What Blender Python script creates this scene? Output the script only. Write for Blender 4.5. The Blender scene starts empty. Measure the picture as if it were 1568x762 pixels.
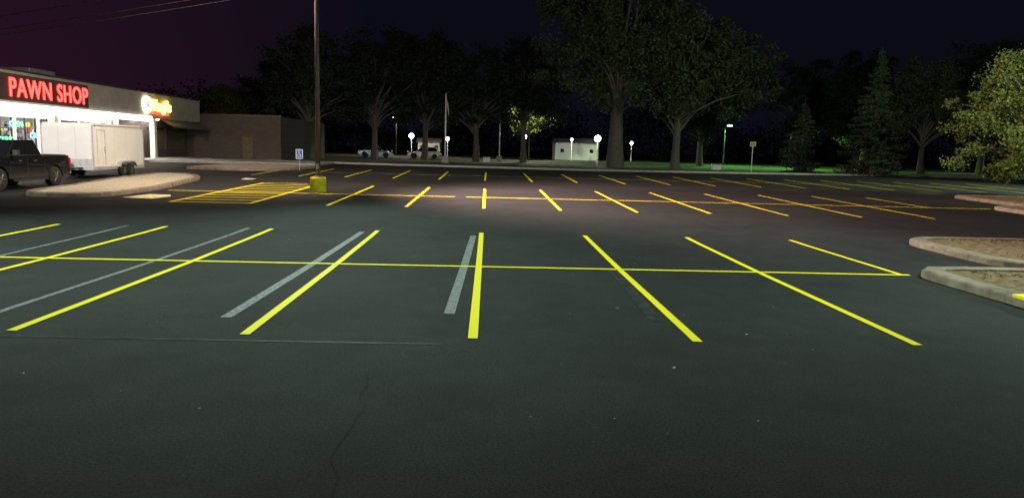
import bpy, math, random
import numpy as np
from mathutils import Vector, Matrix
random.seed(7)
R=math.radians
scene=bpy.context.scene
COL=scene.collection

# ------------------------------------------------------------ terrain profile
KN=[(-2000,0.0),(14,0.0),(18,0.03),(22,0.085),(62,0.68),(3000,0.68)]
def gz(y):
    for (a,za),(b,zb) in zip(KN,KN[1:]):
        if y<=b: return za+(zb-za)*(y-a)/(b-a)
    return 0.68
KY=[14,18,22,62]

# ------------------------------------------------------------ materials
def nmat(name):
    m=bpy.data.materials.new(name); m.use_nodes=True
    nt=m.node_tree; return m,nt,nt.nodes['Principled BSDF']
def mat(name,c,rough=.7,metal=0,var=.2,scale=6,bump=0,bscale=40,spec=.5,c2=None,detail=6):
    m,nt,b=nmat(name); N=nt.nodes; L=nt.links
    tc=N.new('ShaderNodeTexCoord')
    n=N.new('ShaderNodeTexNoise'); n.inputs['Scale'].default_value=scale; n.inputs['Detail'].default_value=detail
    n.inputs['Roughness'].default_value=.65
    L.new(tc.outputs['Object'],n.inputs['Vector'])
    r=N.new('ShaderNodeValToRGB'); r.color_ramp.elements[0].position=.3; r.color_ramp.elements[1].position=.7
    if c2 is None: a=[x*(1-var) for x in c]; d=[min(1,x*(1+var)) for x in c]
    else: a=c; d=c2
    r.color_ramp.elements[0].color=(*a,1); r.color_ramp.elements[1].color=(*d,1)
    L.new(n.outputs[0],r.inputs[0]); L.new(r.outputs[0],b.inputs['Base Color'])
    b.inputs['Roughness'].default_value=rough; b.inputs['Metallic'].default_value=metal
    b.inputs['Specular IOR Level'].default_value=spec
    if bump:
        n2=N.new('ShaderNodeTexNoise'); n2.inputs['Scale'].default_value=bscale; n2.inputs['Detail'].default_value=4
        L.new(tc.outputs['Object'],n2.inputs['Vector'])
        bp=N.new('ShaderNodeBump'); bp.inputs['Strength'].default_value=bump; bp.inputs['Distance'].default_value=.02
        L.new(n2.outputs[0],bp.inputs['Height']); L.new(bp.outputs[0],b.inputs['Normal'])
    return m
def emat(name,c,s):
    m,nt,b=nmat(name)
    b.inputs['Base Color'].default_value=(*c,1)
    b.inputs['Emission Color'].default_value=(*c,1); b.inputs['Emission Strength'].default_value=s
    return m
def asphalt_mat():
    m,nt,b=nmat('asphalt'); N=nt.nodes; L=nt.links
    tc=N.new('ShaderNodeTexCoord')
    def noise(s,d=5,rg=.6):
        n=N.new('ShaderNodeTexNoise'); n.inputs['Scale'].default_value=s; n.inputs['Detail'].default_value=d; n.inputs['Roughness'].default_value=rg
        L.new(tc.outputs['Object'],n.inputs['Vector']); return n
    big=noise(.22,7,.66); mid=noise(1.3,8,.7); fine=noise(45,3,.7)
    r=N.new('ShaderNodeValToRGB'); r.color_ramp.elements[0].position=.34; r.color_ramp.elements[1].position=.68
    r.color_ramp.elements[0].color=(.0125,.0135,.0140,1); r.color_ramp.elements[1].color=(.030,.031,.031,1)
    mx=N.new('ShaderNodeMath'); mx.operation='ADD'; 
    m1=N.new('ShaderNodeMath'); m1.operation='MULTIPLY'; m1.inputs[1].default_value=.55
    m2=N.new('ShaderNodeMath'); m2.operation='MULTIPLY'; m2.inputs[1].default_value=.45
    L.new(big.outputs[0],m1.inputs[0]); L.new(mid.outputs[0],m2.inputs[0]); L.new(m1.outputs[0],mx.inputs[0]); L.new(m2.outputs[0],mx.inputs[1])
    L.new(mx.outputs[0],r.inputs[0])
    fr=N.new('ShaderNodeValToRGB'); fr.color_ramp.elements[0].position=.3; fr.color_ramp.elements[1].position=.75
    fr.color_ramp.elements[0].color=(.35,.35,.35,1); fr.color_ramp.elements[1].color=(2.1,2.1,2.1,1)
    L.new(fine.outputs[0],fr.inputs[0])
    mul=N.new('ShaderNodeMix'); mul.data_type='RGBA'; mul.blend_type='MULTIPLY'; mul.inputs['Factor'].default_value=1
    L.new(r.outputs[0],mul.inputs[6]); L.new(fr.outputs[0],mul.inputs[7])
    dn=noise(1.5,4); va=N.new('ShaderNodeVectorMath'); va.operation='ADD'; L.new(tc.outputs['Object'],va.inputs[0])
    sc=N.new('ShaderNodeVectorMath'); sc.operation='SCALE'; sc.inputs['Scale'].default_value=.9; L.new(dn.outputs['Color'],sc.inputs[0]); L.new(sc.outputs[0],va.inputs[1])
    vo=N.new('ShaderNodeTexVoronoi'); vo.feature='DISTANCE_TO_EDGE'; vo.inputs['Scale'].default_value=.16; L.new(va.outputs[0],vo.inputs['Vector'])
    lt=N.new('ShaderNodeMath'); lt.operation='LESS_THAN'; lt.inputs[1].default_value=.0018; L.new(vo.outputs['Distance'],lt.inputs[0])
    cm=N.new('ShaderNodeMix'); cm.data_type='RGBA'; cm.inputs[7].default_value=(.006,.006,.007,1)
    mk=noise(.25,2); gt=N.new('ShaderNodeMath'); gt.operation='GREATER_THAN'; gt.inputs[1].default_value=.52; L.new(mk.outputs[0],gt.inputs[0])
    ml=N.new('ShaderNodeMath'); ml.operation='MULTIPLY'; L.new(lt.outputs[0],ml.inputs[0]); L.new(gt.outputs[0],ml.inputs[1])
    ml2=N.new('ShaderNodeMath'); ml2.operation='MULTIPLY'; ml2.inputs[1].default_value=.5; L.new(ml.outputs[0],ml2.inputs[0])
    L.new(ml2.outputs[0],cm.inputs['Factor']); L.new(mul.outputs[2],cm.inputs[6])
    sn=noise(.8,10,.75); sr=N.new('ShaderNodeValToRGB'); sr.color_ramp.elements[0].position=.56; sr.color_ramp.elements[1].position=.78
    L.new(sn.outputs[0],sr.inputs[0])
    s2=N.new('ShaderNodeMath'); s2.operation='MULTIPLY'; s2.inputs[1].default_value=.4; L.new(sr.outputs[0],s2.inputs[0])
    cs=N.new('ShaderNodeMix'); cs.data_type='RGBA'; cs.inputs[7].default_value=(.062,.064,.064,1)
    L.new(s2.outputs[0],cs.inputs['Factor']); L.new(cm.outputs[2],cs.inputs[6])
    L.new(cs.outputs[2],b.inputs['Base Color'])
    b.inputs['Roughness'].default_value=.85; b.inputs['Specular IOR Level'].default_value=.12
    bp=N.new('ShaderNodeBump'); bp.inputs['Strength'].default_value=.4; bp.inputs['Distance'].default_value=.01
    L.new(fine.outputs[0],bp.inputs['Height']); L.new(bp.outputs[0],b.inputs['Normal'])
    return m
def paint_mat(name,c,under,wear=.5,rough=.65,sc=14):
    m,nt,b=nmat(name); N=nt.nodes; L=nt.links
    tc=N.new('ShaderNodeTexCoord')
    n=N.new('ShaderNodeTexNoise'); n.inputs['Scale'].default_value=sc; n.inputs['Detail'].default_value=8; n.inputs['Roughness'].default_value=.75
    L.new(tc.outputs['Object'],n.inputs['Vector'])
    r=N.new('ShaderNodeValToRGB'); r.color_ramp.elements[0].position=wear-.12; r.color_ramp.elements[1].position=wear+.06
    r.color_ramp.elements[0].color=(*under,1); r.color_ramp.elements[1].color=(*c,1)
    L.new(n.outputs[0],r.inputs[0]); L.new(r.outputs[0],b.inputs['Base Color'])
    b.inputs['Roughness'].default_value=rough; b.inputs['Specular IOR Level'].default_value=.1
    return m
def leaf_mat(name,c1,c2):
    m,nt,b=nmat(name); N=nt.nodes; L=nt.links
    g=N.new('ShaderNodeNewGeometry'); tc=N.new('ShaderNodeTexCoord')
    n=N.new('ShaderNodeTexNoise'); n.inputs['Scale'].default_value=.5; n.inputs['Detail'].default_value=3
    L.new(tc.outputs['Object'],n.inputs['Vector'])
    ad=N.new('ShaderNodeMath'); ad.operation='MULTIPLY_ADD'; ad.inputs[1].default_value=.5
    L.new(g.outputs['Random Per Island'],ad.inputs[0])
    sb=N.new('ShaderNodeMath'); sb.operation='SUBTRACT'; sb.inputs[1].default_value=.2; L.new(n.outputs[0],sb.inputs[0]); L.new(sb.outputs[0],ad.inputs[2])
    r=N.new('ShaderNodeValToRGB'); r.color_ramp.elements[0].color=(*c1,1); r.color_ramp.elements[1].color=(*c2,1)
    r.color_ramp.elements[0].position=.2; r.color_ramp.elements[1].position=.85
    L.new(ad.outputs[0],r.inputs[0]); L.new(r.outputs[0],b.inputs['Base Color'])
    b.inputs['Roughness'].default_value=.7; b.inputs['Specular IOR Level'].default_value=.12
    return m
M={}
M['asphalt']=asphalt_mat()
M['grass']=mat('grass_ground',(.018,.03,.011),.95,var=.5,scale=1.2,bump=.8,bscale=14,c2=(.07,.075,.035))
M['concrete']=mat('concrete',(.30,.285,.25),.85,var=.22,scale=2.5,bump=.4,bscale=60)
M['kerb']=mat('kerb_concrete',(.11,.085,.06),.85,scale=3,bump=.7,bscale=30,c2=(.29,.245,.19),spec=.2)
M['mulch']=mat('mulch',(.045,.027,.015),.95,scale=6,bump=1,bscale=26,c2=(.26,.18,.10),spec=.2)
M['gravel']=mat('gravel_top',(.26,.22,.15),.95,scale=9,bump=1,bscale=35,c2=(.54,.49,.38))
M['yellow']=paint_mat('yellow_paint',(.88,.76,.02),(.45,.38,.02),.36)
M['pale']=paint_mat('pale_yellow_paint',(.85,.78,.42),(.2,.17,.08),.46,sc=5)
M['oldwhite']=paint_mat('old_white_paint',(.25,.27,.285),(.06,.064,.067),.49)
M['ghost']=paint_mat('worn_paint',(.045,.047,.048),(.020,.021,.022),.52,sc=4)
M['crack']=mat('crack_fill',(.008,.008,.009),.8,spec=.1)
M['bark']=mat('bark',(.06,.05,.04),.95,scale=8,bump=1,bscale=12,c2=(.14,.12,.10))
M['leaf']=leaf_mat('leaf',(.022,.035,.017),(.085,.10,.055))
M['leafdark']=leaf_mat('leaf_dark',(.012,.020,.013),(.042,.052,.032))
M['leafy']=leaf_mat('leaf_olive',(.03,.052,.012),(.12,.145,.035))
M['needle']=leaf_mat('needle',(.02,.04,.026),(.07,.11,.06))
M['drygrass']=leaf_mat('dry_grass',(.12,.08,.035),(.34,.26,.15))
M['pole']=mat('pole_steel',(.10,.075,.07),.5,.3,var=.25,scale=3)
M['galv']=mat('galvanised',(.4,.4,.4),.5,.6,scale=5)
M['yellowbase']=mat('yellow_base_paint',(.50,.42,.02),.6,scale=4,bump=.4,c2=(.76,.64,.03),spec=.2)
M['white']=mat('white_paint',(.75,.75,.73),.5,var=.06,scale=3)
M['stucco']=mat('fascia_stucco',(.36,.33,.29),.85,var=.14,scale=1.5,bump=.3,bscale=30)
M['backer']=mat('added_sign_backer',(.05,.035,.035),.8,var=.1)
M['cream']=mat('cream_wall',(.72,.68,.62),.8,var=.08)
M['roof']=mat('roofing',(.12,.11,.10),.9)
M['brown']=mat('brown_board',(.11,.075,.05),.8,var=.25,scale=4)
M['darkframe']=mat('dark_frame',(.03,.03,.035),.4)
M['black']=mat('truck_black',(.008,.008,.010),.18,var=.1,spec=.7)
M['plastic']=mat('black_plastic',(.02,.02,.02),.6)
M['rubber']=mat('rubber',(.015,.015,.015),.9,bump=.3)
M['glass']=mat('dark_glass',(.008,.01,.012),.06,var=.1,spec=.8)
M['chrome']=mat('alloy',(.5,.5,.52),.25,.9)
M['trailer']=mat('trailer_skin',(.78,.78,.76),.38,.0,var=.05,scale=2)
M['seam']=mat('panel_seam',(.5,.5,.49),.5)
M['alu']=mat('aluminium_trim',(.6,.6,.6),.4,.5)
M['red']=mat('red_lens',(.35,.01,.01),.2,var=.1)
M['blue']=mat('sign_blue',(.02,.09,.4),.5)
M['roadsign']=mat('sign_yellow',(.3,.25,.04),.6)
M['siding']=mat('house_siding',(.74,.74,.72),.7,var=.08)
M['shingle']=mat('shingles',(.10,.10,.11),.9,scale=10)
M['cable']=mat('cable',(.16,.14,.14),.6)
M['paper']=mat('paper',(.5,.5,.48),.9,var=.1)

def brick_mat():
    m,nt,b=nmat('brown_brick'); N=nt.nodes; L=nt.links
    tc=N.new('ShaderNodeTexCoord'); mp=N.new('ShaderNodeMapping'); mp.inputs['Rotation'].default_value=(R(90),0,0)
    br=N.new('ShaderNodeTexBrick'); br.inputs['Scale'].default_value=1.0
    br.inputs['Color1'].default_value=(.06,.045,.04,1); br.inputs['Color2'].default_value=(.085,.062,.052,1); br.inputs['Mortar'].default_value=(.065,.058,.055,1)
    br.inputs['Brick Width'].default_value=.4; br.inputs['Row Height'].default_value=.2; br.inputs['Mortar Size'].default_value=.015
    L.new(tc.outputs['Object'],mp.inputs[0]); L.new(mp.outputs[0],br.inputs[0]); L.new(br.outputs[0],b.inputs['Base Color'])
    b.inputs['Roughness'].default_value=.9; return m
M['brick']=brick_mat()

# ------------------------------------------------------------ mesh helpers
def obj(name,verts,faces,m,parent=None,smooth=False,bevel=0,loc=None,rot=None):
    me=bpy.data.meshes.new(name); me.from_pydata([tuple(v) for v in verts],[],faces); me.update()
    o=bpy.data.objects.new(name,me); COL.objects.link(o)
    me.materials.append(m)
    if smooth:
        for p in me.polygons: p.use_smooth=True
    if bevel:
        bv=o.modifiers.new('b','BEVEL'); bv.width=bevel; bv.segments=2; bv.limit_method='ANGLE'
    if parent: o.parent=parent
    if loc: o.location=loc
    if rot: o.rotation_euler=rot
    return o
def empty(name,loc=(0,0,0),rotz=0):
    e=bpy.data.objects.new(name,None); COL.objects.link(e); e.location=loc; e.rotation_euler=(0,0,rotz); e.empty_display_size=.3
    return e
BF=[(0,3,2,1),(4,5,6,7),(0,1,5,4),(1,2,6,5),(2,3,7,6),(3,0,4,7)]
def box(name,x0,x1,y0,y1,z0,z1,m,parent=None,bevel=0):
    v=[(x0,y0,z0),(x1,y0,z0),(x1,y1,z0),(x0,y1,z0),(x0,y0,z1),(x1,y0,z1),(x1,y1,z1),(x0,y1,z1)]
    return obj(name,v,BF,m,parent,bevel=bevel)
class Acc:
    def __init__(s): s.v=[]; s.f=[]
    def tube(s,pts,rad,n=7,cap=True):
        base=len(s.v); k=len(pts)
        pts=[Vector(p) for p in pts]
        for i,p in enumerate(pts):
            d=(pts[min(i+1,k-1)]-pts[max(i-1,0)]).normalized()
            a=d.cross(Vector((0,0,1))) 
            if a.length<.05: a=d.cross(Vector((1,0,0)))
            a.normalize(); b=d.cross(a)
            for j in range(n):
                t=2*math.pi*j/n
                s.v.append(tuple(p+(a*math.cos(t)+b*math.sin(t))*rad[i]))
        for i in range(k-1):
            for j in range(n):
                q=base+i*n
                s.f.append((q+j,q+(j+1)%n,q+n+(j+1)%n,q+n+j))
        if cap:
            s.f.append(tuple(base+j for j in range(n))[::-1]); s.f.append(tuple(base+(k-1)*n+j for j in range(n)))
    def box(s,x0,x1,y0,y1,z0,z1):
        b=len(s.v)
        s.v+=[(x0,y0,z0),(x1,y0,z0),(x1,y1,z0),(x0,y1,z0),(x0,y0,z1),(x1,y0,z1),(x1,y1,z1),(x0,y1,z1)]
        s.f+=[tuple(b+i for i in f) for f in BF]
    def obj(s,name,m,parent=None,smooth=False,bevel=0): return obj(name,s.v,s.f,m,parent,smooth,bevel)
def lathe(name,prof,m,parent=None,n=24,axis='z',loc=(0,0,0),smooth=True):
    v=[];f=[]
    for (r,h) in prof:
        for j in range(n):
            t=2*math.pi*j/n; c,s_=math.cos(t)*r,math.sin(t)*r
            v.append((c+loc[0],s_+loc[1],h+loc[2]) if axis=='z' else (c+loc[0],h+loc[1],s_+loc[2]))
    for i in range(len(prof)-1):
        for j in range(n): f.append((i*n+j,i*n+(j+1)%n,(i+1)*n+(j+1)%n,(i+1)*n+j))
    f.append(tuple(range(n))[::-1]); f.append(tuple((len(prof)-1)*n+j for j in range(n)))
    return obj(name,v,f,m,parent,smooth)
def light(name,kind,loc,power,color,parent=None,target=None,size=.3,angle=150,blend=.8):
    l=bpy.data.lights.new(name,kind); l.energy=power; l.color=color
    if kind=='SPOT': l.spot_size=R(angle); l.spot_blend=blend; l.shadow_soft_size=size
    elif kind=='POINT': l.shadow_soft_size=size
    o=bpy.data.objects.new(name,l); COL.objects.link(o)
    o.location=loc
    if target is not None:
        d=Vector(target)-Vector(loc); o.rotation_euler=d.to_track_quat('-Z','Y').to_euler()
    if parent: o.parent=parent
    return o

# ------------------------------------------------------------ ground sheets
def strip(acc,x0,x1,y0,y1,dz):
    ys=[y0]+[k for k in KY if y0<k<y1]+[y1]
    for a,b in zip(ys,ys[1:]):
        q=len(acc.v)
        acc.v+=[(x0,a,gz(a)+dz),(x1,a,gz(a)+dz),(x1,b,gz(b)+dz),(x0,b,gz(b)+dz)]
        acc.f.append((q,q+1,q+2,q+3))
def slant(acc,x0,y0,x1,y1,w,dz):
    d=Vector((x1-x0,y1-y0)); n=Vector((-d.y,d.x)).normalized()*w/2
    ts=[0,1]
    for k in KY:
        if min(y0,y1)<k<max(y0,y1): ts.append((k-y0)/(y1-y0))
    ts.sort()
    for a,b in zip(ts,ts[1:]):
        q=len(acc.v)
        for t,s in ((a,1),(a,-1),(b,-1),(b,1)):
            x=x0+d.x*t+n.x*s; y=y0+d.y*t+n.y*s
            acc.v.append((x,y,gz(y)+dz))
        acc.f.append((q,q+1,q+2,q+3))
a=Acc(); strip(a,-2500,2500,-600,2800,-.03); a.obj('ground',M['grass'])
KL=[(-60,66.5),(-28,66.5),(-20,65.5),(-8,62.5),(8,60.8),(20,62.5),(32,65.5),(50,69),(80,72)]
def kerby(x):
    for (a_,b_),(c_,d_) in zip(KL,KL[1:]):
        if x<=c_: return b_+(d_-b_)*(x-a_)/(c_-a_)
    return KL[-1][1]
a=Acc()
xs=[-60]+[x for x,_ in KL[1:-1]]+[80]
for x0,x1 in zip(xs,xs[1:]):
    strip(a,x0,x1,-60,60,0)
    q=len(a.v); y0=kerby(x0); y1=kerby(x1)
    a.v+=[(x0,60,gz(60)),(x1,60,gz(60)),(x1,max(60.1,y1),gz(y1)),(x0,max(60.1,y0),gz(y0))]
    a.f.append((q,q+1,q+2,q+3))
a.obj('parking_lot',M['asphalt'])
a=Acc()
kp=[(x,kerby(x)) for x in np.linspace(-19,80,34)]
for (x0,y0),(x1,y1) in zip(kp,kp[1:]):
    q=len(a.v); w=.5; h=.15
    for (x,y) in ((x0,y0),(x1,y1)):
        z=gz(y)
        a.v+=[(x,y-w/2,z-.05),(x,y-w/2+.02,z+h),(x,y+w/2,z+h),(x,y+w/2,z-.05)]
    for i in range(3): a.f.append((q+i,q+4+i,q+5+i,q+1+i))
a.obj('kerb',M['concrete'])
a=Acc(); strip(a,-300,400,98,107,.004); a.obj('street',M['asphalt'])
a=Acc(); strip(a,-19,80,74.0,75.4,.004); a.obj('sidewalk',M['concrete'])

# painted markings
rj=random.Random(3)
a=Acc(); SP=2.72; X0=-.14; D=.008; W=.118
for k in range(-9,3): slant(a,X0+SP*k+(-.02*k if k<0 else 0),8.62+rj.uniform(-.06,.06),X0+SP*k,19.35+rj.uniform(-.08,.08),W,D)
slant(a,8.15,14.1,8.05,19.25,W*.9,D)
strip(a,-26,8.3,13.98,14.1,D+.003)
for k in range(-2,7): slant(a,X0+SP*k+rj.uniform(-.04,.04),26.1+rj.uniform(-.1,.1),X0+SP*k,36.4+rj.uniform(-.15,.15),.12,D)
slant(a,X0+SP*7,31.1,X0+SP*7,36.4,.12,D)
strip(a,-13.2,-1.35,31.0,31.14,D+.003); strip(a,-.9,X0+SP*8,31.0,31.14,D+.003)
slant(a,-11.05,26.1,-11.05,37,.13,D); slant(a,-8.3,26.1,-8.3,37,.13,D)
for i in range(11):
    y=26.15+i*1.08
    if abs(y-31.07)>.3: slant(a,-11.0,y,-8.35,y+.05,.14,D+.003)
for k in range(-5,14): slant(a,X0+SP*k+rj.uniform(-.05,.05),43.4+rj.uniform(-.15,.15),X0+SP*k,53.6,.12,D)
strip(a,-13,X0+SP*13,48.4,48.5,D+.003)
a.obj('yellow_parking_stripes',M['yellow'])
a=Acc()
slant(a,-.34,18.8,-.49,9.95,.15,.004); slant(a,-3.22,19.1,-3.36,9.5,.15,.004); slant(a,-6.2,19.4,-6.3,9.2,.10,.004); slant(a,-9.3,19.4,-9.2,10,.08,.004)
a.obj('old_white_stripes',M['oldwhite'])
a=Acc()
slant(a,2.44,14,2.33,9.7,.2,.004); slant(a,-12,8.45,-.5,8.35,.07,.004)
def ring(acc,cx,cy,rx,ry,w,t0=0,t1=6.283):
    n=26
    for i in range(n):
        q=len(acc.v); 
        for t,s in ((i,1),(i,-1),(i+1,-1),(i+1,1)):
            an=t0+(t1-t0)*t/n; acc.v.append((cx+math.cos(an)*(rx+s*w/2),cy+math.sin(an)*(ry+s*w/2),gz(cy)+.004))
        acc.f.append((q,q+1,q+2,q+3))
ring(a,-.73,7.95,.17,.2,.012); ring(a,-.25,7.9,.16,.18,.012,0,5)
a.obj('worn_markings',M['ghost'])
a=Acc(); px,py=-1.17,7.2
while py>4.2:
    nx=px+rj.uniform(-.03,.05); ny=py-rj.uniform(.05,.12); slant(a,px,py,nx,ny,rj.uniform(.003,.008),.004+.001*rj.random()); px,py=nx,ny
a.obj('pavement_crack',M['crack'])
a=Acc(); 
q=[(-13.3,27.4),(-12.1,27.1),(-11.9,28.2),(-12.2,28.9),(-13.0,29.0)]
a.v=[(x,y,gz(y)+D) for x,y in q]; a.f=[(0,1,2,3,4)]
q=[(-12.9,39.2),(-12.3,39.2),(-12.4,40.3),(-13.1,40.5)]; a.v+=[(x,y,gz(y)+D) for x,y in q]; a.f.append((5,6,7,8))
a.obj('yellow_ramp_marking',M['pale'])

# ------------------------------------------------------------ islands
def round_poly(pts,r=.8,n=5):
    out=[]; k=len(pts)
    for i in range(k):
        p=Vector(pts[i]); a=Vector(pts[i-1]); b=Vector(pts[(i+1)%k])
        ra=min(r,(a-p).length*.45); rb=min(r,(b-p).length*.45)
        s=p+(a-p).normalized()*ra; e=p+(b-p).normalized()*rb
        for j in range(n+1):
            t=j/n; out.append(s*(1-t)**2+p*2*t*(1-t)+e*t*t)
    return out
def inset(P,w):
    k=len(P); out=[]
    ar=sum(P[i-1].x*P[i].y-P[i].x*P[i-1].y for i in range(k))
    sg=1 if ar>0 else -1
    for i in range(k):
        d=(P[(i+1)%k]-P[i-1]).normalized(); out.append(P[i]+Vector((-d.y,d.x))*w*sg)
    return out
def island(name,pts,topm,r=1.0,h=.15,w=.30,tufts=0):
    root=empty(name,(0,0,0))
    P=round_poly(pts,r); I=inset(P,w); O2=inset(P,.05); k=len(P)
    jit=[random.uniform(-.012,.012) for _ in P]
    v=[(p.x,p.y,gz(p.y)-.02) for p in P]+[(p.x,p.y,gz(p.y)+h*.8) for p in inset(P,.015)]+[(p.x,p.y,gz(p.y)+h+j) for p,j in zip(O2,jit)]+[(p.x,p.y,gz(p.y)+h+j) for p,j in zip(I,jit)]+[(p.x,p.y,gz(p.y)+h-.07) for p in I]
    f=[]
    for r_ in range(4):
        for j in range(k): f.append((r_*k+j,r_*k+(j+1)%k,(r_+1)*k+(j+1)%k,(r_+1)*k+j))
    obj('kerb_ring',v,f,M['kerb'],root)
    c=sum(I,Vector((0,0)))/k; vv=[];ff=[]
    rings=8
    for s in range(rings):
        t=1-s/rings
        for p in I:
            q=c+(p-c)*t
            vv.append((q.x,q.y,gz(q.y)+h-.03+ (1-t)*.08+(random.random()*.05 if s else 0)))
    vv.append((c.x,c.y,gz(c.y)+h+.05))
    for s in range(rings-1):
        for j in range(k): ff.append((s*k+j,s*k+(j+1)%k,(s+1)*k+(j+1)%k,(s+1)*k+j))
    for j in range(k): ff.append(((rings-1)*k+j,(rings-1)*k+(j+1)%k,rings*k))
    obj('planting_bed' if topm!=M['gravel'] else 'top_surface',vv,ff,topm,root,smooth=True)
    if tufts:
        A=Acc()
        for i in range(tufts):
            t=random.random()**.5*.95; p=c+(random.choice(I)-c)*t
            x,y=p.x+random.uniform(-.3,.3),p.y+random.uniform(-.2,.2); z=gz(y)+h-.03+(1-t)*.08
            for j in range(3):
                an=random.uniform(0,6.28); hh=random.uniform(.02,.09); dx,dy=math.cos(an)*.015,math.sin(an)*.015; lx,ly=random.uniform(-.1,.1),random.uniform(-.1,.1)
                q=len(A.v); A.v+=[(x-dx,y-dy,z),(x+dx,y+dy,z),(x+lx,y+ly,z+hh)]; A.f.append((q,q+1,q+2))
        A.obj('dry_grass',M['drygrass'],root)
    return root
island('kerb_island',[(8.45,4.5),(26,4.5),(26,14.4),(8.35,14.4)],M['mulch'],1.0,w=.40,tufts=1500)
island('kerb_island',[(10.9,14.9),(26,14.9),(26,19.6),(11.0,19.6)],M['mulch'],1.3,w=.40,tufts=700)
island('kerb_island',[(21.5,26.3),(38,26.3),(38,31.4),(21.5,31.4)],M['mulch'],1.2,tufts=400)
island('kerb_island',[(23.9,31.9),(40,31.9),(40,38.6),(24.3,38.6)],M['mulch'],1.4,tufts=400)
island('concrete_island',[(-16.9,26.9),(-13.9,27.0),(-13.6,31),(-14.6,38.5),(-16,41.2),(-18.2,41.8),(-18.1,36),(-17.4,32)],M['gravel'],1.3)
island('concrete_island',[(-19.8,48.5),(-15,47.8),(-13,50),(-12.2,54.5),(-16,56),(-19.5,55)],M['gravel'],1.3)
box('yellow_kerb_section',8.40,8.72,9.0,11.35,.02,.175,M['yellow'],bevel=.02)
a=Acc()
for y0,y1 in [(30,40),(40,50),(50,62),(62,71)]:
    z0,z1=gz(y0)+.14,gz(y1)+.14; q=len(a.v)
    a.v+=[(-30.2,y0,z0),(-26.0,y0,z0),(-26.0,y1,z1),(-30.2,y1,z1),(-26.0,y0,z0-.2),(-26.0,y1,z1-.2)]
    a.f+=[(q,q+1,q+2,q+3),(q+1,q+4,q+5,q+2)]
a.obj('shop_walkway',M['concrete'])
box('forecourt_kerb',-25.99,-13,58,66,.5,.80,M['concrete'],bevel=.03)

# litter
a=Acc()
spots=[(1.9,10.4,.035),(2.0,7.5,.022),(-1.6,7.9,.016),(-2.4,6.1,.014),(3.3,9,.018),(-4.4,7,.012),(1.1,12.5,.02)]
rl=random.Random(9)
spots+=[(rl.uniform(-7,7),rl.uniform(3.5,18),rl.uniform(.004,.010)) for _ in range(70)]
for (x,y,s) in spots:
    q=len(a.v); an=rl.random()*3
    for j in range(4):
        t=an+j*1.57; a.v.append((x+math.cos(t)*s,y+math.sin(t)*s*.7,gz(y)+.012+rl.random()*min(.02,s)))
    a.f.append((q,q+1,q+2,q+3))
a.obj('litter',M['paper'])

# ------------------------------------------------------------ shop building
B=empty('pawn_shop_building')
box('fascia',-27.35,-27,34,71,4.0,5.95,M['stucco'],B)
box('coping',-27.42,-26.94,34,71.05,5.95,6.05,M['darkframe'],B)
box('roof_slab',-45,-27.36,34,71,5.35,5.55,M['roof'],B)
box('soffit',-30.1,-27.36,34,62.2,4.02,4.14,M['white'],B)
M['tube']=emat('tube_light',(1,.97,.94),26)
M['edge']=emat('fascia_glow',(1,.93,.90),3.5)
box('fascia_glow_band',-26.99,-26.86,34,60.8,3.72,4.14,M['edge'],B,bevel=.02)  # glowing band added for the white glow along the fascia bottom
for x in (-27.9,-29.0):
    for y in np.arange(38,61.5,4.4): box('soffit_light',x-.16,x+.16,y,y+4.0,3.95,4.015,M['tube'],B)
wall=Acc()
wall.box(-30.4,-30.1,34,62.0,3.5,4.0)
wall.box(-30.4,-30.1,34,62.0,0,1.0)
y=36.2; bays=[]
while y<59.4:
    bays.append((y,y+2.3)); y+=2.5
wall.box(-30.4,-30.1,34,36.2,1.0,3.5)
for i,(y0,y1) in enumerate(bays): wall.box(-30.4,-30.1,y1,min(62.0,y1+(.2 if i<len(bays)-1 else 2)),1.0,3.5)
wall.obj('storefront_wall',M['cream'],B)
fr=Acc()
for (y0,y1) in bays:
    for yy in (y0,(y0+y1)/2-.03,y1-.06): fr.box(-30.3,-30.2,yy,yy+.06,1.0,3.5)
    fr.box(-30.29,-30.21,y0,y1,2.75,2.81)
fr.obj('window_frames',M['darkframe'],B)
box('interior_back_wall',-35.2,-35,34,62,.3,5.3,M['cream'],B)
box('interior_floor',-35,-30.4,34,62,.5,.62,M['concrete'],B)
box('interior_ceiling_lights',-33.2,-32.6,36,60,4.3,4.36,emat('interior_light',(.85,.92,1),5),B)
cols=[(.5,.08,.06),(.08,.2,.5),(.6,.5,.1),(.1,.4,.15),(.5,.5,.5),(.06,.06,.07),(.35,.2,.1)]
pm=[mat('goods_%d'%i,c,.5) for i,c in enumerate(cols)]
acs=[Acc() for _ in cols]
for i in range(700):
    y=random.uniform(35,60); z=random.choice([1.0,1.5,2.0,2.5,2.9]); w=random.uniform(.1,.4); h=random.uniform(.12,.45)
    x=random.choice([-31.2,-32,-30.9]); random.choice(acs).box(x,x+.2,y,y+w,z,z+h)
for i,A in enumerate(acs): A.obj('shop_goods_%d'%i,pm[i],B)
nm=[emat('neon_green',(.1,1,.25),5),emat('neon_blue',(.1,.35,1),6),emat('neon_orange',(1,.35,.05),5)]
for i,(y,z,t) in enumerate([(48.2,2.9,'OPEN'),(50.2,2.2,'CASH'),(52.4,3.0,'GOLD'),(47.0,1.9,'GUNS'),(54.5,2.6,'LOANS'),(56.8,2.9,'TOOLS')]):
    c=bpy.data.curves.new('neon_text','FONT'); c.body=t; c.size=.5; c.extrude=.01; c.materials.append(nm[i%3])
    o=bpy.data.objects.new('neon_window_text',c); COL.objects.link(o); o.location=(-30.16,y,z); o.rotation_euler=(R(90),0,R(90)); o.parent=B
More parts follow.
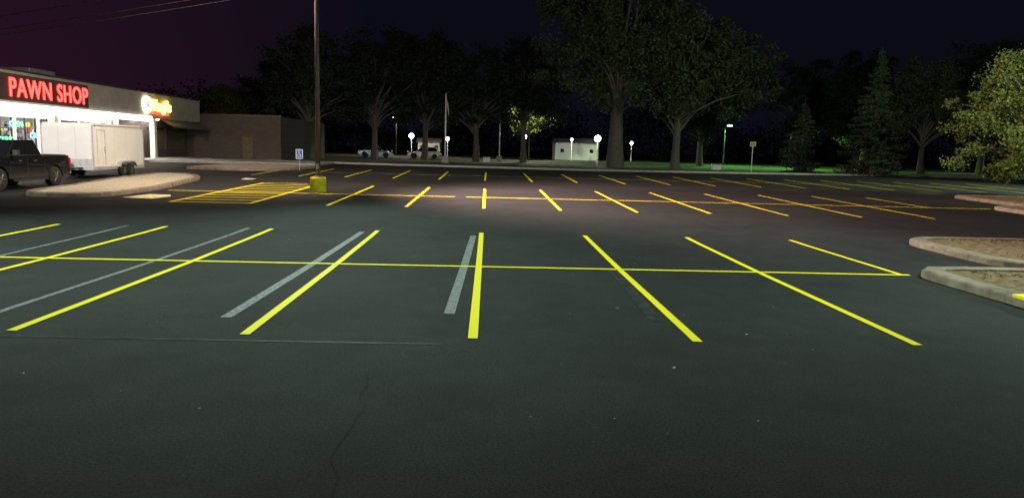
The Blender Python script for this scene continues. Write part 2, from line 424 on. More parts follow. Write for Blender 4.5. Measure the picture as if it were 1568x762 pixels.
for y in (40.6,47.6,54.6,61.5):
    box('canopy_column',-27.45,-27.05,y,y+.42,gz(y)+.1,3.99,M['cream'],B,bevel=.02)
w2=Acc()
w2.box(-28.6,-28.3,62.2,71,0.3,1.5); w2.box(-28.6,-28.3,62.2,71,3.3,4.1)
w2.box(-28.6,-28.3,62.2,63,1.5,3.3); w2.box(-28.6,-28.3,66.6,67.0,1.5,3.3); w2.box(-28.6,-28.3,70.4,71,1.5,3.3)
w2.box(-30.4,-28.3,62.0,62.2,0.3,4.0)
w2.obj('end_wall',M['brick'],B)
box('boarded_window',-28.55,-28.42,63,66.6,1.5,3.3,M['brown'],B); box('boarded_window',-28.55,-28.42,67,70.4,1.5,3.3,M['brown'],B)
v=[(-27.0,62.5,3.95),(-27.0,71,3.95),(-26.0,71,3.45),(-26.0,62.5,3.45),(-28.3,62.5,3.95),(-28.3,71,3.95)]
obj('shingled_awning',v+[(-26.0,62.5,3.3),(-26,71,3.3)],[(0,3,2,1),(3,6,7,2)],M['shingle'],B)
box('side_wall',-45,-30.4,70.7,71,0.3,5.9,M['brick'],B)
box('rear_wall',-45.3,-45,34,71,0,5.9,M['brick'],B)
box('rooftop_unit',-33,-31,52,55,5.55,6.9,M['galv'],B,bevel=.05)
box('rooftop_unit',-35,-33,62,64,5.55,6.8,M['galv'],B,bevel=.05)
box('roof_parapet',-31.2,-30.9,34,60,5.55,6.25,M['stucco'],B)

def text(name,body,loc,size,m,parent,sx=1,ext=.06,off=0,rot=(R(90),0,R(90)),bold=.015,sp=1.08):
    c=bpy.data.curves.new(name,'FONT'); c.body=body; c.size=size; c.extrude=ext; c.offset=bold; c.space_character=sp; c.materials.append(m)
    o=bpy.data.objects.new(name,c); COL.objects.link(o); o.location=loc; o.rotation_euler=rot; o.scale=(sx,1,1); o.parent=parent
    return o
M['redneon']=emat('red_letter',(1,.032,.026),9)
S=empty('pawn_shop_sign',(-27,43,4.5))
t1=text('letters',"PAWN SHOP",(.10,.1,.02),1.5,M['redneon'],S,1.0,.02,bold=.012,sp=1.1)
text('letters_small',"GUN",(.10,-3.3,.62),.75,M['redneon'],S,1.3,.02,bold=.008)
text('letters_small',"SALES",(.10,-3.5,-.1),.62,M['redneon'],S,1.3,.02,bold=.008)
bpy.context.view_layer.update()
wd=t1.dimensions.x
t1.scale=(8.15/ max(wd,.1),1,1)
box('added_sign_backer',0.01,.05,-4.2,8.5,-.22,1.28,M['backer'],S)  # dark panel added to cut the letters' red glow on the fascia
S2=empty('illuminated_logo_sign',(-27,59.3,4.4))
M['ylogo']=emat('yellow_logo',(1,.72,.08),9); M['wlogo']=emat('white_logo',(1,.9,.6),8); M['rlogo']=emat('red_logo',(1,.05,.02),4)
lathe('round_badge',[(.0,-.06),(.62,-.06),(.65,0),(.62,.06),(0,.06)],M['wlogo'],S2,n=24,axis='z').matrix_local=Matrix.Translation((.12,.75,.62))@Matrix.Rotation(R(90),4,'Y')@Matrix.Diagonal((1,1.1,1,1))
text('logo_letters',"Yogi's",(.14,1.6,.25),1.15,M['ylogo'],S2,1.15,.05,bold=.03)
text('logo_mark',"R",(.2,.45,.3),.8,M['rlogo'],S2,1.2,.02,bold=.02)
box('logo_underline',.08,.14,1.7,4.6,-.05,.12,M['rlogo'],S2)
A2=empty('brick_annex_building')
box('front_wall',-29.9,-19.6,71.2,71.5,.4,4.75,M['brick'],A2); box('side_wall',-19.9,-19.6,71.5,90,.4,4.75,M['brick'],A2)
box('roof',-30,-19.9,71.5,90,4.4,4.5,M['roof'],A2); box('coping',-30,-19.52,71.12,71.56,4.75,4.85,M['darkframe'],A2)
box('steel_door',-23.2,-22.2,71.13,71.19,.7,2.8,M['brown'],A2)

# ------------------------------------------------------------ parking lot lamps
def lot_lamp(x,y,h,heads):
    z=gz(y); E=empty('parking_lot_lamp',(x,y,z))
    lathe('concrete_base',[(.33,-.02),(.345,.02),(.335,.56),(.32,.61),(.28,.63),(.0,.63)],M['yellowbase'],E,n=28,smooth=False)
    box('base_plate',-.17,.17,-.17,.17,.63,.67,M['galv'],E)
    P=Acc(); P.tube([(0,0,.66),(0,0,h*.5),(0,0,h)],[.105,.095,.08],n=16); P.obj('pole',M['pole'],E,smooth=True)
    box('hand_hole',-.05,.05,-.115,-.09,1.0,1.2,M['galv'],E)
    for i,(tx,ty,tz,power,color,ang,bl) in enumerate(heads):
        gl=emat('lamp_lens',color,8)
        d=Vector((tx-x,ty-y)); L_=d.length; d.normalize()
        rz=math.atan2(d.y,d.x)
        arm=Acc(); arm.tube([(0,0,h-.15),(d.x*.7,d.y*.7,h-.1)],[.04,.04]); arm.obj('arm',M['pole'],E)
        c=Vector((d.x*1.0,d.y*1.0,h))
        tilt=math.atan2(h+z-tz,L_)-R(90)
        for nm_,bx,mm in (('lamp_head',(-.38,.38,-.25,.25,-.06,.12),M['pole']),('lamp_lens',(-.3,.3,-.18,.18,-.085,-.062),gl)):
            b=box(nm_,*bx,mm,E,bevel=.01); b.location=c; b.rotation_euler=(0,tilt,rz)
        dr=Vector((tx-x-c.x,ty-y-c.y,tz-z-h)).normalized()
        p=c+dr*.2
        light('lamp_light','SPOT',p,power,color,E,target=p+dr,size=.22,angle=ang,blend=bl)
    return E
lot_lamp(-7.3,32.2,10.2,[
   (10,33,0,52000,(1,.68,.60),108,.9),
   (-14,38,0,10000,(1,.78,.60),150,.7),
   (0,18,0,7000,(.78,1,.80),76,.9),
   (6,76,11,6500,(.95,.95,.80),100,.6)])  # added head, tilted up to light the trees
lot_lamp(-3,-9,11,[(0,24,0,9000,(.74,1,.86),52,1.0)])  # added pole, unseen behind the camera, lights the near stripes
lot_lamp(17,12.5,10,[(3,16,0,9000,(.80,1,.84),96,.9)])  # added off-frame pole, lights the near stripes from the right
lot_lamp(25,22,10,[(33,42,2,5000,(1,1,.62),120,.6),(40,70,9,9500,(.62,1,.78),80,.6)])  # second head added to light the spruces
lot_lamp(44,48,10,[(24,46,0,11000,(.72,1,.75),140,.6)])
lot_lamp(-24,14,10,[(-19.8,37,1.6,18000,(1,.95,.90),60,.9),(-3,16,0,26000,(.78,1,.84),70,.9)])  # added off-frame pole for the trailer front and the near stripes

# ------------------------------------------------------------ cargo trailer
def wheel(parent,x,y,r,w,rimm,side):
    prof=[(r*.60,-w/2),(r*.93,-w/2),(r,-w/2+.04),(r,w/2-.04),(r*.93,w/2),(r*.60,w/2)]
    lathe('tyre',prof,M['rubber'],parent,n=28,axis='y',loc=(x,y,r))
    lathe('rim',[(0,-.01),(r*.6,-.01),(r*.6,.03),(r*.52,.0),(r*.2,.02),(0,.05)] ,rimm,parent,n=20,axis='y',loc=(x,y+side*(w/2-.03),r))
    A=Acc()
    for j in range(6):
        t=j*math.pi/3; c,s=math.cos(t),math.sin(t)
        A.tube([(x+c*r*.12,y+side*(w/2+.012),r+s*r*.12),(x+c*r*.57,y+side*(w/2+.005),r+s*r*.57)],[.035,.03],n=6)
    A.obj('spokes',M['chrome'],parent)
T=empty('cargo_trailer',(-20.25,39.2,gz(38.5)),R(-90))
hw=1.2; L2=2.65
prof=[(-L2,.48),(L2,.48),(L2,2.50),(L2-.05,2.62),(L2-.17,2.68),(-L2+.12,2.68),(-L2,2.6)]
n=len(prof); v=[(x,-hw,z) for x,z in prof]+[(x,hw,z) for x,z in prof]
f=[tuple(range(n)),tuple(range(n,2*n))[::-1]]+[(i,i+n,(i+1)%n+n,(i+1)%n) for i in range(n)]
obj('box_body',v,f,M['trailer'],T,bevel=.06)
tr=Acc()
for s in (-1,1):
    y0,y1=(hw-.01,hw+.02) if s>0 else (-hw-.02,-hw+.01)
    tr.box(-L2,L2,y0,y1,.42,.58); tr.box(-L2,L2,y0,y1,2.54,2.6)
    tr.box(L2-.07,L2+.015,y0,y1,.58,2.5); tr.box(-L2-.015,-L2+.07,y0,y1,.58,2.5)
tr.box(L2-.005,L2+.02,-hw,hw,.42,.95)
tr.obj('aluminium_trim',M['alu'],T)
se=Acc()
for x in np.arange(-L2+.7,L2-.2,1.22): se.box(x,x+.012,hw,hw+.004,.58,2.5)
for y in (-.4,.4): se.box(L2,L2+.004,y,y+.012,.95,2.5)
se.obj('panel_seams',M['seam'],T)
d=Acc()
d.box(1.45,1.48,hw,hw+.022,.7,2.35); d.box(2.2,2.23,hw,hw+.022,.7,2.35); d.box(1.45,2.23,hw,hw+.022,2.33,2.36); d.box(1.5,1.56,hw+.01,hw+.06,1.3,1.55)
d.obj('side_door_frame',M['alu'],T)
box('roof_vent',-.3,.1,-.2,.2,2.68,2.76,M['white'],T,bevel=.02)
for s in (-1,1):
    for x in (-.85,-.05): wheel(T,x,s*(hw+.08),.34,.2,M['chrome'],s)
    fe=Acc(); pts=[(-1.35,.55),(-1.2,.78),(-.95,.83),(.05,.83),(.3,.78),(.45,.55)]
    for (x0,z0),(x1,z1) in zip(pts,pts[1:]):
        q=len(fe.v); ya,yb=s*hw,s*(hw+.24)
        fe.v+=[(x0,ya,z0),(x1,ya,z1),(x1,yb,z1),(x0,yb,z0),(x0,yb,z0-.06),(x1,yb,z1-.06)]
        fe.f+=[(q,q+1,q+2,q+3),(q+3,q+2,q+5,q+4)]
    fe.obj('fender',M['alu'],T)
tg=Acc(); tg.tube([(L2,.7,.5),(L2+1.1,0,.48)],[.05,.05]); tg.tube([(L2,-.7,.5),(L2+1.1,0,.48)],[.05,.05]); tg.tube([(L2+.8,0,.05),(L2+.8,0,.85)],[.035,.035]); tg.box(L2+.3,L2+.75,-.2,.2,.55,.85)
tg.obj('tongue_and_jack',M['plastic'],T)
for x in (-2.4,2.4): box('marker_light',x-.05,x+.05,hw+.02,hw+.04,2.52,2.58,M['red'],T)

# ------------------------------------------------------------ vehicles
def vehicle(name,loc,rotz,paint,prof,cab_b,cab_t,hw,wheels,wr,zb,zt,pick=False):
    E=empty(name,loc,rotz)
    out=list(prof)
    bot=[]
    for wx in sorted(wheels,reverse=True):
        ra=wr+.09
        for j in range(9):
            t=math.pi*j/8; bot.append((wx+math.cos(t)*ra, max(.34,wr-.02+math.sin(t)*ra)))
    out=out+bot
    n=len(out)
    v=[(x,-hw+(.06 if z>zb-.1 else 0),z) for x,z in out]+[(x,hw-(.06 if z>zb-.1 else 0),z) for x,z in out]
    f=[tuple(range(n)),tuple(range(n,2*n))[::-1]]+[(i,i+n,(i+1)%n+n,(i+1)%n) for i in range(n)]
    obj('body',v,f,paint,E,bevel=.035)
    bx0,bx1=cab_b; tx0,tx1=cab_t; h2=hw-.08; h3=hw-.27
    bv=[(bx0,-h2,zb),(bx1,-h2,zb),(bx1,h2,zb),(bx0,h2,zb),(tx0,-h3,zt),(tx1,-h3,zt),(tx1,h3,zt),(tx0,h3,zt)]
    obj('cab',bv,BF,paint,E,bevel=.06)
    V=[Vector(p) for p in bv]
    def win(a,b,c,d,u0,u1,w0,w1,nm):
        a,b,c,d=V[a],V[b],V[c],V[d]; nr=(b-a).cross(d-a).normalized()*.008
        def P(u,w): return (a*(1-u)+b*u)*(1-w)+(d*(1-u)+c*u)*w+nr
        obj(nm,[P(u0,w0),P(u1,w0),P(u1,w1),P(u0,w1)],[(0,1,2,3)],M['glass'],E)
    for (a_,b_,c_,d_) in ((0,1,5,4),(2,3,7,6)):
        win(a_,b_,c_,d_,.06,.47,.1,.86,'side_window'); win(a_,b_,c_,d_,.51,.93,.1,.86,'side_window')
    win(1,2,6,5,.05,.95,.08,.92,'windshield'); win(3,0,4,7,.08,.92,.15,.85,'rear_window')
    for wx in wheels:
        for s in (-1,1): wheel(E,wx,s*(hw-.13),wr,.26,M['chrome'],s)
    fx=max(p[0] for p in prof); rx=min(p[0] for p in prof)
    box('front_bumper',fx-.05,fx+.1,-hw+.05,hw-.05,.4,.62,M['chrome'] if pick else paint,E,bevel=.03)
    box('rear_bumper',rx-.12,rx+.05,-hw+.05,hw-.05,.5,.68,M['chrome'] if pick else paint,E,bevel=.03)
    box('grille',fx-.02,fx+.03,-.6,.6,.7,1.05 if pick else .8,M['plastic'],E,bevel=.01)
    for s in (-1,1):
        y0,y1=sorted((s*(hw-.35),s*(hw-.08)))
        box('headlight',fx-.1,fx+.02,y0,y1,.82,1.02,M['alu'],E,bevel=.02)
        y0,y1=sorted((s*(hw-.2),s*(hw+.005)))
        box('tail_light',rx-.015,rx+.15,y0,y1,.85,1.2 if pick else 1.0,M['red'],E,bevel=.02)
        y0,y1=sorted((s*(hw-.02),s*(hw+.2)))
        box('mirror',bx1-.45,bx1-.3,y0,y1,zb+.02,zb+.24,M['plastic'],E,bevel=.03)
        for x in (bx0+(bx1-bx0)*.28,bx0+(bx1-bx0)*.7): box('door_handle',x-.09,x+.09,*sorted((s*(hw-.02),s*(hw+.03))),zb-.2,zb-.16,M['chrome'],E)
        for x in (bx0+.02,bx0+(bx1-bx0)*.49,bx1-.1): box('door_gap',x-.008,x+.008,*sorted((s*(hw-.02),s*(hw+.004))),.5,zb-.12,M['plastic'],E)
        if pick: box('running_board',-1.1,1.2,*sorted((s*(hw-.1),s*(hw+.08))),.34,.42,M['plastic'],E)
    if pick:
        box('tonneau_cover',rx+.1,bx0-.03,-hw+.14,hw-.14,prof[1][1]-.02,prof[1][1]+.04,M['plastic'],E,bevel=.02)
        box('tailgate_handle',rx-.02,rx,-.12,.12,1.0,1.07,M['plastic'],E)
    return E
vehicle('pickup_truck',(-19.3,30.35,gz(30.3)),R(-90),M['black'],
  [(-2.88,.58),(-2.9,1.30),(-.98,1.30),(1.2,1.32),(2.65,1.22),(2.88,1.08),(2.9,.5)],(-1.0,1.35),(-.8,.5),1.0,[1.85,-1.75],.43,1.30,1.93,True)
vehicle('parked_car',(-15.2,101,.70),R(5),mat('car_blue',(.25,.3,.38),.25,.3),
  [(-2.2,.4),(-2.25,.85),(-1.9,.95),(1.0,.95),(2.1,.78),(2.25,.4)],(-1.7,1.1),(-1.0,.4),.88,[1.4,-1.35],.32,.94,1.42)
vehicle('parked_car',(-8.8,103,.70),R(182),mat('car_white',(.6,.6,.6),.25,.1),
  [(-2.2,.4),(-2.25,.85),(-1.9,.95),(1.0,.95),(2.1,.78),(2.25,.4)],(-2.0,1.2),(-1.7,.5),.88,[1.4,-1.35],.34,.94,1.6)

# ------------------------------------------------------------ signs and poles
E=empty('accessible_parking_sign',(-12.6,50.2,gz(50)))
P=Acc(); P.tube([(0,0,0),(0,0,1.45)],[.03,.03],n=10); P.obj('post',M['galv'],E)
box('panel_border',-.23,.23,-.045,-.03,.78,1.4,M['white'],E); box('blue_panel',-.2,.2,-.049,-.0455,.81,1.37,M['blue'],E)
lathe('symbol_head',[(.0,-.052),(.04,-.052),(.04,-.0495),(0,-.0495)],M['white'],E,n=12,axis='y',loc=(-.02,0,1.28))
P=Acc()
pts=[(.0+.1*math.cos(t),-.052,1.0+.1*math.sin(t)) for t in np.linspace(-3.6,.4,12)]
P.tube(pts,[.014]*12,n=6); P.tube([(-.02,-.052,1.23),(-.01,-.052,1.08),(.07,-.052,1.07),(.12,-.052,.93)],[.018]*4,n=6); P.obj('symbol',M['white'],E)

E=empty('street_sign',(22.8,63.8,.68))
P=Acc(); P.tube([(0,0,0),(0,0,2.75)],[.04,.04],n=10); P.obj('post',M['galv'],E)
box('sign_panel',-.26,.26,-.055,-.04,2.35,2.75,M['roadsign'],E,bevel=.005)
box('sign_legend',-.18,.18,-.06,-.056,2.5,2.58,M['darkframe'],E)

def flagpole(x,y,h,flag):
    E=empty('flagpole',(x,y,.68)); box('concrete_plinth',-.35,.35,-.35,.35,0,.7,M['concrete'],E,bevel=.05)
    P=Acc(); P.tube([(0,0,.65),(0,0,h)],[.09,.05],n=12); P.obj('pole',M['white'],E,smooth=True)
    lathe('finial',[(0,-.1),(.07,-.07),(.1,0),(.07,.07),(0,.1)],M['chrome'],E,n=12,loc=(0,0,h+.08))
    if flag:
        v=[];f=[]
        for i in range(9):
            for j in range(6):
                v.append((.05+.10*i*.35+.03*math.sin(j),.06*math.sin(i*1.1+j*.4),h-.25-j*.16-i*.06-(i*i)*.012))
        for i in range(8):
            for j in range(5): f.append((i*6+j,i*6+j+1,(i+1)*6+j+1,(i+1)*6+j))
        obj('hanging_flag',v,f,mat('flag_cloth',(.35,.05,.05),.8,c2=(.4,.4,.45),scale=9),E,smooth=True)
flagpole(-4.5,78,7.0,True); flagpole(1.4,95,7.6,False)

def park_lamp(x,y,h,c,p,r=.24):
    E=empty('globe_street_lamp',(x,y,.68))
    P=Acc(); P.tube([(0,0,0),(0,0,.5),(0,0,.55),(0,0,h-.2)],[.12,.1,.06,.045],n=12); P.obj('post',M['white'],E,smooth=True)
    pr=[(math.sin(t)*r,-math.cos(t)*r) for t in np.linspace(0.01,math.pi-.01,10)]
    lathe('globe',pr,emat('globe_glass',c,25),E,n=18,loc=(0,0,h))
    light('globe_light','POINT',(0,0,h+.0),p,c,E,size=r*1.05)
park_lamp(11.7,80,2.95,(.85,.95,1),700,.34)
park_lamp(4.7,100,3.3,(1,.98,.9),1100,.38)
park_lamp(-10.8,105,3.1,(.9,.95,1),1100,.34)
park_lamp(-7,128,3.1,(1,.9,.7),900,.30)
park_lamp(13.5,121,3.4,(1,.97,.9),3800,.2)  # extra lamp added to light the front of the white house
park_lamp(25,130,3.2,(1,.85,.6),900,.25)
def cobra(x,y,h,c,p):
    E=empty('street_lamp',(x,y,.68))
    P=Acc(); P.tube([(0,0,0),(0,0,h-.3),(0,-.4,h),(0,-1.8,h+.15)],[.12,.08,.05,.04],n=10); P.obj('pole',M['pole'],E,smooth=True)
    box('head',-.16,.16,-2.4,-1.7,h+.06,h+.22,M['galv'],E,bevel=.04); box('lens',-.3,.3,-2.4,-1.8,h-.12,h+.055,emat('street_lens',c,9),E,bevel=.04)
    light('street_light','SPOT',(0,-2.1,h-.2),p,c,E,target=(0,-2.1,0),size=.2,angle=172,blend=.2)
cobra(35,110,5.8,(.25,1,.25),9000); cobra(42.5,104,5.7,(.35,1,.15),10000); cobra(64,95,5.5,(.6,1,.7),2000); cobra(-16,130,6.5,(1,.8,.6),3500); cobra(6.0,110.5,9.2,(.95,1,.6),11000)

# ------------------------------------------------------------ house
def house(x,y,w,d,h,name='white_house'):
    E=empty(name,(x,y,.68)); e=h*.80
    v=[(-w/2,0,0),(w/2,0,0),(w/2,d,0),(-w/2,d,0),(-w/2,0,e),(w/2,0,e),(w/2,d,e),(-w/2,d,e),(-w/2,d/2,h),(w/2,d/2,h)]
    obj('walls',v,[(0,1,5,4),(1,2,6,9,5),(2,3,7,6),(3,0,4,8,7)],M['siding'],E)
    o=.3
    rv=[(-w/2-o,-o,e-.12),(w/2+o,-o,e-.12),(w/2+o,d/2,h+.06),(-w/2-o,d/2,h+.06),(w/2+o,d+o,e-.12),(-w/2-o,d+o,e-.12)]
    obj('roof',rv,[(0,1,2,3),(3,2,4,5)],M['galv'],E)
    for xx in (-w*.34,w*.34): box('window',xx-.3,xx+.3,-.03,.02,1.3,1.9,M['glass'],E)
    box('door',.1,.9,-.03,.02,0.05,2.0,M['white'],E)
house(15.2,128,7.4,6,3.7); house(-11,138,4,4,3.2)
for x,y in ((23.5,76),(-.2,88),(37.5,74)):
    E=empty('utility_cabinet',(x,y,.68)); box('cabinet',-.42,.42,-.3,.3,0,.55,M['white'],E,bevel=.04); box('lid',-.46,.46,-.34,.34,.55,.61,M['galv'],E,bevel=.02); box('door_seam',-.01,.01,-.31,-.295,.06,.5,M['plastic'],E)

# ------------------------------------------------------------ power lines
a=Acc()
for off,zz in ((0,0),(.5,.55),(-.4,1.3)):
    A_=Vector((-64,74+off,9.2+zz)); B_=Vector((60,10.5+off,18.7+zz)); pts=[]
    for t in np.linspace(0,1,40):
        p=A_.lerp(B_,t); p.z-=4*1.6*t*(1-t); pts.append(p)
    a.tube(pts,[.025]*40,n=5)
a.obj('power_line',M['cable'])
E=empty('utility_pole',(-64,74,.6)); P=Acc(); P.tube([(0,0,0),(0,0,11)],[.17,.12],n=10); P.box(-.06,.06,-1.1,1.1,9.6,9.75); P.obj('pole_and_crossarm',M['bark'],E)
E=empty('utility_pole',(60,10.5,0)); P=Acc(); P.tube([(0,0,0),(0,0,20.5)],[.2,.13],n=10); P.box(-.06,.06,-1.1,1.1,19.2,19.35); P.obj('pole_and_crossarm',M['bark'],E)

# ------------------------------------------------------------ trees
def leafmesh(name,C,size,m,parent,seed,asp=.6,flat=0):
    rg=np.random.default_rng(seed); n=len(C)
    u=rg.normal(size=(n,3)); u/=np.linalg.norm(u,axis=1)[:,None]
    w=rg.normal(size=(n,3)); 
    if flat: u[:,2]*=flat; u/=np.linalg.norm(u,axis=1)[:,None]
    w-= (w*u).sum(1)[:,None]*u; w/=np.linalg.norm(w,axis=1)[:,None]
    s=size*rg.uniform(.6,1.35,size=(n,1))
    V=np.empty((n,4,3)); V[:,0]=C-u*s*.5; V[:,1]=C+w*s*asp*.5-u*s*.05; V[:,2]=C+u*s*.5; V[:,3]=C-w*s*asp*.5-u*s*.05
    me=bpy.data.meshes.new(name); me.vertices.add(n*4); me.vertices.foreach_set('co',V.ravel().astype(np.float32))
    me.loops.add(n*4); me.loops.foreach_set('vertex_index',np.arange(n*4,dtype=np.int32))
    me.polygons.add(n); me.polygons.foreach_set('loop_start',np.arange(0,n*4,4,dtype=np.int32)); me.polygons.foreach_set('loop_total',np.full(n,4,dtype=np.int32))
    me.update(calc_edges=True); me.materials.append(m)
    o=bpy.data.objects.new(name,me); COL.objects.link(o); o.parent=parent; return o
def tree(name,x,y,h,tr,blobs,ncl,lpc,ls,m,seed,cr=1.0,fork=.35,lean=0):
    rg=np.random.default_rng(seed); E=empty(name,(x,y,gz(y)-.03))
    w=np.array([b[3]*b[4]*b[5] for b in blobs]); w=w/w.sum()
    cl=[]
    for i in range(ncl):
        b=blobs[rg.choice(len(blobs),p=w)]
        d=rg.normal(size=3); d/=np.linalg.norm(d); r=rg.uniform(.25,1)**.5*rg.uniform(.85,1.08)
        cl.append((b[0]+d[0]*b[3]*r,b[1]+d[1]*b[4]*r,b[2]+d[2]*b[5]*r))
    A=Acc(); top=h*.72
    tp=[Vector((lean*t*t+.25*math.sin(t*5+seed)*t,.2*math.cos(t*4+seed)*t,top*t)) for t in np.linspace(0,1,8)]
    A.tube([tp[0]+Vector((0,0,-.1))]+tp,[tr*1.5]+[tr*(1.15-.95*(i/7)**.8) if i else tr*1.25 for i in range(8)],n=12)
    order=rg.permutation(ncl)[:min(ncl,46)]
    for i in order:
        c=Vector(cl[i]); t=max(fork,min(.98,(c.z*.62)/top*rg.uniform(.75,1)))
        k=t*7; i0=int(k); s=tp[i0].lerp(tp[min(7,i0+1)],k-i0)
        L=(c-s).length; mid=s.lerp(c,.5)+Vector((rg.normal()*.06*L,rg.normal()*.06*L,.10*L)); r0=min(tr*.42,.03+L*.022)
        q1=s.lerp(mid,.5)+Vector((0,0,.03*L))
        A.tube([s,q1,mid,mid.lerp(c,.6)+Vector((0,0,.02*L)),c],[r0,r0*.75,r0*.5,r0*.3,.02],n=6,cap=False)
    A.obj('trunk_and_limbs',M['bark'],E,smooth=True)
    Cs=[]
    for c in cl:
        nn=int(lpc*rg.uniform(.35,1.6)); sc=cr*rg.uniform(.55,1.35)
        d=rg.normal(size=(nn,3)); d/=np.linalg.norm(d,axis=1)[:,None]
        rr=rg.uniform(0,1,size=(nn,1))**.7*rg.uniform(.8,1.25,size=(nn,1))
        p=np.array(c)+d*rr*np.array([sc,sc,sc*.62]); p[:,2]-=.12*sc*rg.uniform(0,2,size=nn)
        Cs.append(p)
    C=np.concatenate(Cs); C=C[C[:,2]>.25]
    leafmesh('foliage',C,ls,m,E,seed)
    return E
def spruce(name,x,y,h,rb,seed,m,dens=1.0):
    rg=np.random.default_rng(seed); E=empty(name,(x,y,gz(y)-.03)); A=Acc()
    A.tube([(0,0,-.1),(0,0,h*.5),(0,0,h)],[.02*h+.03,.012*h+.02,.02],n=8); C=[]
    z=.5
    while z<h-.15:
        t=z/h; R0=rb*(1-t)**.85*(1 if t>.08 else .8)+.12; nb=int((6+5*(1-t)))
        for j in range(nb):
            an=rg.uniform(0,6.283); L=R0*rg.uniform(.6,1.15); zz=z+rg.uniform(-.15,.15)
            dx,dy=math.cos(an),math.sin(an)
            A.tube([(0,0,zz),(dx*L*.6,dy*L*.6,zz-.12*L),(dx*L,dy*L,zz-.1*L)],[.03,.02,.008],n=4,cap=False)
            nn=int(L*42*dens)+6
            s=rg.uniform(.12,1,size=nn); lat=rg.normal(size=nn)*.13*L*(1.15-s)+rg.normal(size=nn)*.05
            px=dx*L*s-dy*lat; py=dy*L*s+dx*lat; pz=zz-.14*L*np.sin(s*2.2)-np.abs(rg.normal(size=nn))*.12
            C.append(np.stack([px,py,pz],1))
        z+=.30+.12*(1-t)
    A.obj('trunk_and_branches',M['bark'],E)
    leafmesh('needles',np.concatenate(C),.24,m,E,seed,asp=.4,flat=.6)
tree('cottonwood_tree',13.0,76,26,.78,[(0,0,17,7.5,6,8),(-4,0,11,4.5,4,5),(4,0,12,4.5,4,5),(0,-1,9,5,4,3.2),(-5,0,18,4,4,5)],380,190,.31,M['leaf'],11,1.3,.28)
tree('maple_tree',18.7,74,16,.42,[(1,0,11,5,5,5),(5.5,0,8.5,4.5,4,3.6),(-1.5,0,7.5,3.5,3.5,3),(7,0,11,3,3,2.6)],240,170,.29,M['leaf'],12,1.1,.25)
for i,(x,y,h,r) in enumerate([(-21,88,16,6),(-14,92,17,6.5),(-8,94,17,5.5),(-1.5,90,15,5),(4.5,96,17,5.5),(-27,98,13,5.5)]):
    tree('deciduous_tree',x,y,h,.38,[(0,0,h*.64,r*.85,r*.8,h*.3),(-r*.5,0,h*.48,r*.6,r*.5,h*.22),(r*.5,0,h*.5,r*.6,r*.5,h*.22)],150,150,.34,M['leafdark'],30+i,1.2,.28)
spruce('spruce_tree',34.6,66,11.3,3.3,51,M['needle'],1.1)
spruce('spruce_tree',30.6,72,7.0,2.6,52,M['needle'],1.0)
tree('deciduous_tree',48.5,82,13.6,.35,[(0,0,8.8,4.2,4,4.2),(-3,0,7,2.6,2.5,2.6),(3,0,6.5,3,2.5,2.8)],130,150,.32,M['leaf'],61,1.0,.3)
tree('deciduous_tree',40,95,14,.35,[(0,0,9,5.5,5,5),(4,0,8,4,4,4)],130,140,.36,M['leafdark'],62,1.2,.3)
tree('deciduous_tree',62,92,17,.4,[(0,0,10,8,6,6.5)],170,150,.38,M['leafdark'],63,1.4,.3)
tree('deciduous_tree',52,102,17,.4,[(0,0,10,7,6,6.5)],150,130,.38,M['leafdark'],66,1.4,.3)
tree('deciduous_tree',28,98,17,.4,[(0,0,10.5,7,6,6.5)],150,130,.38,M['leafdark'],67,1.4,.3)
tree('deciduous_tree',-33.5,96,8.9,.25,[(0,0,6.3,2.9,2.8,2.4)],70,160,.25,M['leafy'],64,.8,.35)
tree('deciduous_tree',5.5,114,11,.25,[(0,0,7,3,2.6,3.4)],60,150,.30,M['leafy'],68,1.0,.35)
tree('linden_tree',31.0,40.5,8.8,.26,[(0,0,5.2,4.9,4.4,3.2),(-2.2,-1,3.2,3.9,3.5,2.5),(2.5,0,4,4,4,3)],300,300,.155,M['leafy'],65,.72,.2)
rg=np.random.default_rng(5); C=[]
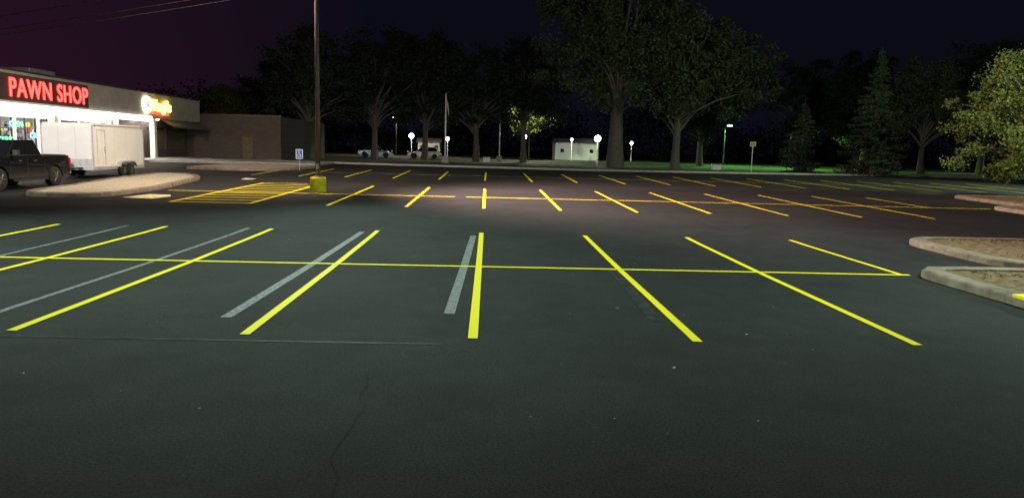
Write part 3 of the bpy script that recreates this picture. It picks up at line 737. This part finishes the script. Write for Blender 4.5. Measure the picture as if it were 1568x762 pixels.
for i in range(700):
    x=rg.uniform(-150,190); y=rg.uniform(150,185); hh=max(2,8+2.5*math.sin(x*.07)+2*math.sin(x*.19+1)+rg.uniform(-2,2))
    z=rg.uniform(.5,hh); nn=90
    d=rg.normal(size=(nn,3)); C.append(np.array([x,y,z+.6])+d*np.array([1.9,1.5,1.2]))
leafmesh('distant_trees',np.concatenate(C),.7,M['leafdark'],None,5)

# ------------------------------------------------------------ world: dark night sky
w=bpy.data.worlds.new('World'); scene.world=w; w.use_nodes=True; nt=w.node_tree; N=nt.nodes; L=nt.links
bg=N['Background']
tc=N.new('ShaderNodeTexCoord')
sp=N.new('ShaderNodeSeparateXYZ'); L.new(tc.outputs['Generated'],sp.inputs[0])
r1=N.new('ShaderNodeMapRange'); r1.inputs['From Min'].default_value=-.15; r1.inputs['From Max'].default_value=-.75; L.new(sp.outputs['X'],r1.inputs['Value'])
r2=N.new('ShaderNodeMapRange'); r2.inputs['From Min'].default_value=.75; r2.inputs['From Max'].default_value=0.0; L.new(sp.outputs['Z'],r2.inputs['Value'])
mu=N.new('ShaderNodeMath'); mu.operation='MULTIPLY'; L.new(r1.outputs[0],mu.inputs[0]); L.new(r2.outputs[0],mu.inputs[1])
mx=N.new('ShaderNodeMix'); mx.data_type='RGBA'; mx.inputs[6].default_value=(.0032,.0034,.0078,1); mx.inputs[7].default_value=(.030,.007,.019,1)
L.new(mu.outputs[0],mx.inputs['Factor'])
L.new(mx.outputs[2],bg.inputs['Color']); bg.inputs['Strength'].default_value=1.0

# ------------------------------------------------------------ camera
cam=bpy.data.cameras.new('camera'); co=bpy.data.objects.new('camera',cam); COL.objects.link(co)
cam.sensor_width=36; cam.lens=26; cam.clip_end=5000; cam.clip_start=.05
co.matrix_world=Matrix.Translation((0,0,2.25))@Matrix.Rotation(R(-2.0),4,'Z')@Matrix.Rotation(R(90-7.65),4,'X')@Matrix.Rotation(R(1.45),4,'Z')
scene.camera=co
scene.view_settings.view_transform='Standard'; scene.view_settings.look='None'; scene.view_settings.exposure=0
